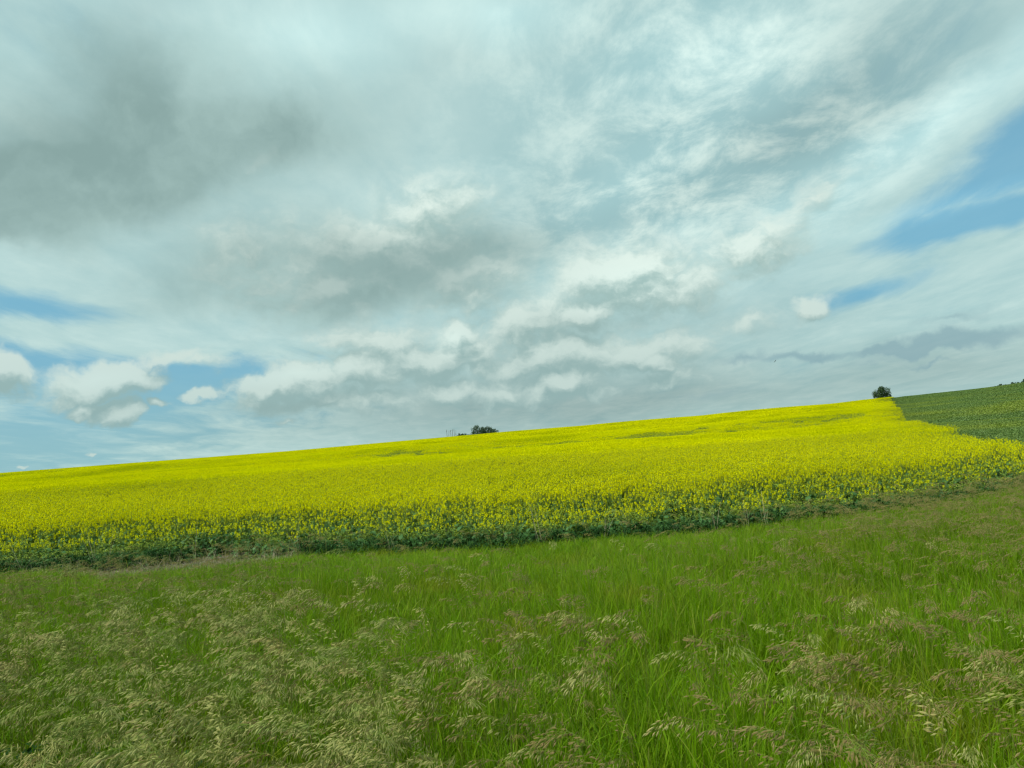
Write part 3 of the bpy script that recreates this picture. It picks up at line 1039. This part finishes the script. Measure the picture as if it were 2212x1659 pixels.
tree("broadleaf_tree", 1061.0, 671, 6.2, 5.8, "lowest green tree closing the uphill end of the far grove", "tree", M_TLEAF2, 7, .18, 8, GROVE, n=460, lsize=.6)
LOW = "low shrubs beside the far grove"
tree("shrub", 1017.0, 662, 9.0, 4.4, "low spreading shrub under the broadest tree of the far grove", "shrub", M_TLEAF, 8, .06, 8, LOW, flat=True, n=420, lsize=.5)
tree("shrub", 985.0, 660, 4.2, 4.2, "rounded shrub next to the bare dead trees on the skyline", "shrub", M_TLEAF, 9, .07, 7, LOW, flat=True, n=300, lsize=.5)
tree("shrub", 992.0, 661, 6.0, 3.7, "long flat shrub in the middle of the low shrub row", "shrub", M_TLEAF, 10, .06, 7, LOW, flat=True, n=330, lsize=.5)
tree("shrub", 998.5, 662, 6.0, 3.5, "flat shrub at the grove end of the low shrub row", "shrub", M_TLEAF, 11, .06, 7, LOW, flat=True, n=300, lsize=.5)
tree("shrub", 2160, 262, 5.0, 1.2, "faint low shrub on the green field's skyline, nearer the lone tree", "shrub", M_TLEAF2, 12, .05, 6, flat=True, n=150, lsize=.4)
tree("shrub", 2181, 260, 5.6, 1.22, "faint low shrub on the green field's skyline, nearer the right edge", "shrub", M_TLEAF2, 13, .05, 6, flat=True, n=180, lsize=.4)
tree("shrub", 2210.5, 258, 1.5, 1.75, "small dark shrub on the skyline at the picture's right edge", "shrub", M_TLEAF, 14, .05, 6, flat=True, n=220, lsize=.4)


def dead_tree(px, dist, height, lean, label, seed, bushy):
    rng = random.Random(seed)
    x, y, z = spot(px, dist)
    root = bpy.data.objects.new("dead_tree", None)
    root.location = (x, y, z)
    COL.objects.link(root)
    tag(root, label, "tree", "bare dead trees left of the far grove")
    mb = MB()
    top = Vector((lean, rng.uniform(-.2, .2), height))
    mid_ = top * .5 + Vector((rng.uniform(-.15, .15), 0, 0))
    mb.tube([(0, 0, -.3), mid_, top], (.24, .18, .08), 6)
    mb.build("trunk", [M_DEAD], root)
    for i in range(bushy):
        bm_ = MB()
        s = top * rng.uniform(.3, .9)
        a = rng.uniform(0, 6.283)
        e = s + Vector((math.cos(a) * rng.uniform(.25, .7), math.sin(a) * .5, rng.uniform(.5, 1.3)))
        bm_.tube([s, s.lerp(e, .5) + Vector((0, 0, -.08)), e], (.06, .045, .02), 4)
        for k in range(2):
            w = e + Vector((rng.uniform(-.3, .3), rng.uniform(-.3, .3), rng.uniform(.2, .6)))
            bm_.tube([s.lerp(e, rng.uniform(.4, .9)), w], (.03, .012), 3)
        bm_.build("branch", [M_DEAD], root)
    return root


dead_tree(958.6, 655, 7.8, -.3, "bare dead tree farthest from the grove, thick and straight", 21, 9)
dead_tree(962.0, 657, 7.0, .5, "thin bare dead tree leaning in the gap between thicker ones", 22, 4)
dead_tree(966.6, 655, 7.6, .0, "thick bare dead tree, first of the close pair in the middle", 23, 10)
dead_tree(970.2, 658, 8.0, .2, "thick bare dead tree, second of the close pair in the middle", 24, 10)
dead_tree(973.6, 656, 8.3, .3, "tallest thin bare dead tree beside the close pair", 25, 4)
dead_tree(977.4, 657, 7.0, .3, "bare dead tree nearest to the low shrubs", 26, 7)

# the bird: one continuous body with spread wings, banking
bm = bmesh.new()
prof = [(-.17, .004), (-.13, .016), (-.07, .030), (0, .036), (.06, .031), (.095, .020), (.115, .024), (.14, .019), (.155, .006), (.175, .001)]
rings = []
for yy, rr in prof:
    rings.append([bm.verts.new((math.cos(k * math.pi / 4) * rr, yy, math.sin(k * math.pi / 4) * rr * .9)) for k in range(8)])
for a, b in zip(rings[:-1], rings[1:]):
    for k in range(8):
        bm.faces.new((a[k], a[(k + 1) % 8], b[(k + 1) % 8], b[k]))
bm.faces.new(rings[0])
bm.faces.new(rings[-1][::-1])
for s in (-1, 1):                        # wings and tail grow from the body's sides
    secs = [(.02, .055, -.045, .006), (.10, .070, -.050, .035), (.19, .055, -.055, .055), (.27, .010, -.050, .050), (.31, -.04, -.055, .04)]
    prev = None
    for xx, y1, y0, zz in secs:
        cur = [bm.verts.new((s * xx, y1, zz + .008)), bm.verts.new((s * xx, y0, zz + .003)), bm.verts.new((s * xx, y0, zz)), bm.verts.new((s * xx, y1, zz - .002))]
        if prev:
            for k in range(4):
                bm.faces.new((prev[k], prev[(k + 1) % 4], cur[(k + 1) % 4], cur[k]))
        prev = cur
    bm.faces.new(prev)
tl = [bm.verts.new(v) for v in ((-.012, -.13, .01), (.012, -.13, .01), (.05, -.25, .008), (-.05, -.25, .008), (-.012, -.13, -.004), (.012, -.13, -.004), (.05, -.25, .002), (-.05, -.25, .002))]
for f in ((0, 1, 2, 3), (7, 6, 5, 4), (0, 4, 5, 1), (1, 5, 6, 2), (2, 6, 7, 3), (3, 7, 4, 0)):
    bm.faces.new([tl[k] for k in f])
bmesh.ops.recalc_face_normals(bm, faces=bm.faces)
me = bpy.data.meshes.new("bird")
bm.to_mesh(me)
bm.free()
mb_ = bpy.data.materials.new("dark_feather")
mb_.use_nodes = True
q = G(mb_.node_tree)
oc = mb_.node_tree.nodes.new("ShaderNodeTexCoord")
q.put(mb_.node_tree.nodes["Principled BSDF"].inputs["Base Color"], q.mix(q.noise(oc.outputs["Object"], 30.0, 3), (0.012, 0.012, 0.012, 1), (0.03, 0.028, 0.025, 1)))
mb_.node_tree.nodes["Principled BSDF"].inputs["Roughness"].default_value = 0.6
me.materials.append(mb_)
bird = bpy.data.objects.new("bird", me)
bird.location = CAM + sky_dir(1675, 780) * 120.0
bird.rotation_euler = (R(18), R(-38), R(-65))
COL.objects.link(bird)
tag(bird, "small dark bird flying with spread wings in the cloudy sky", "bird")
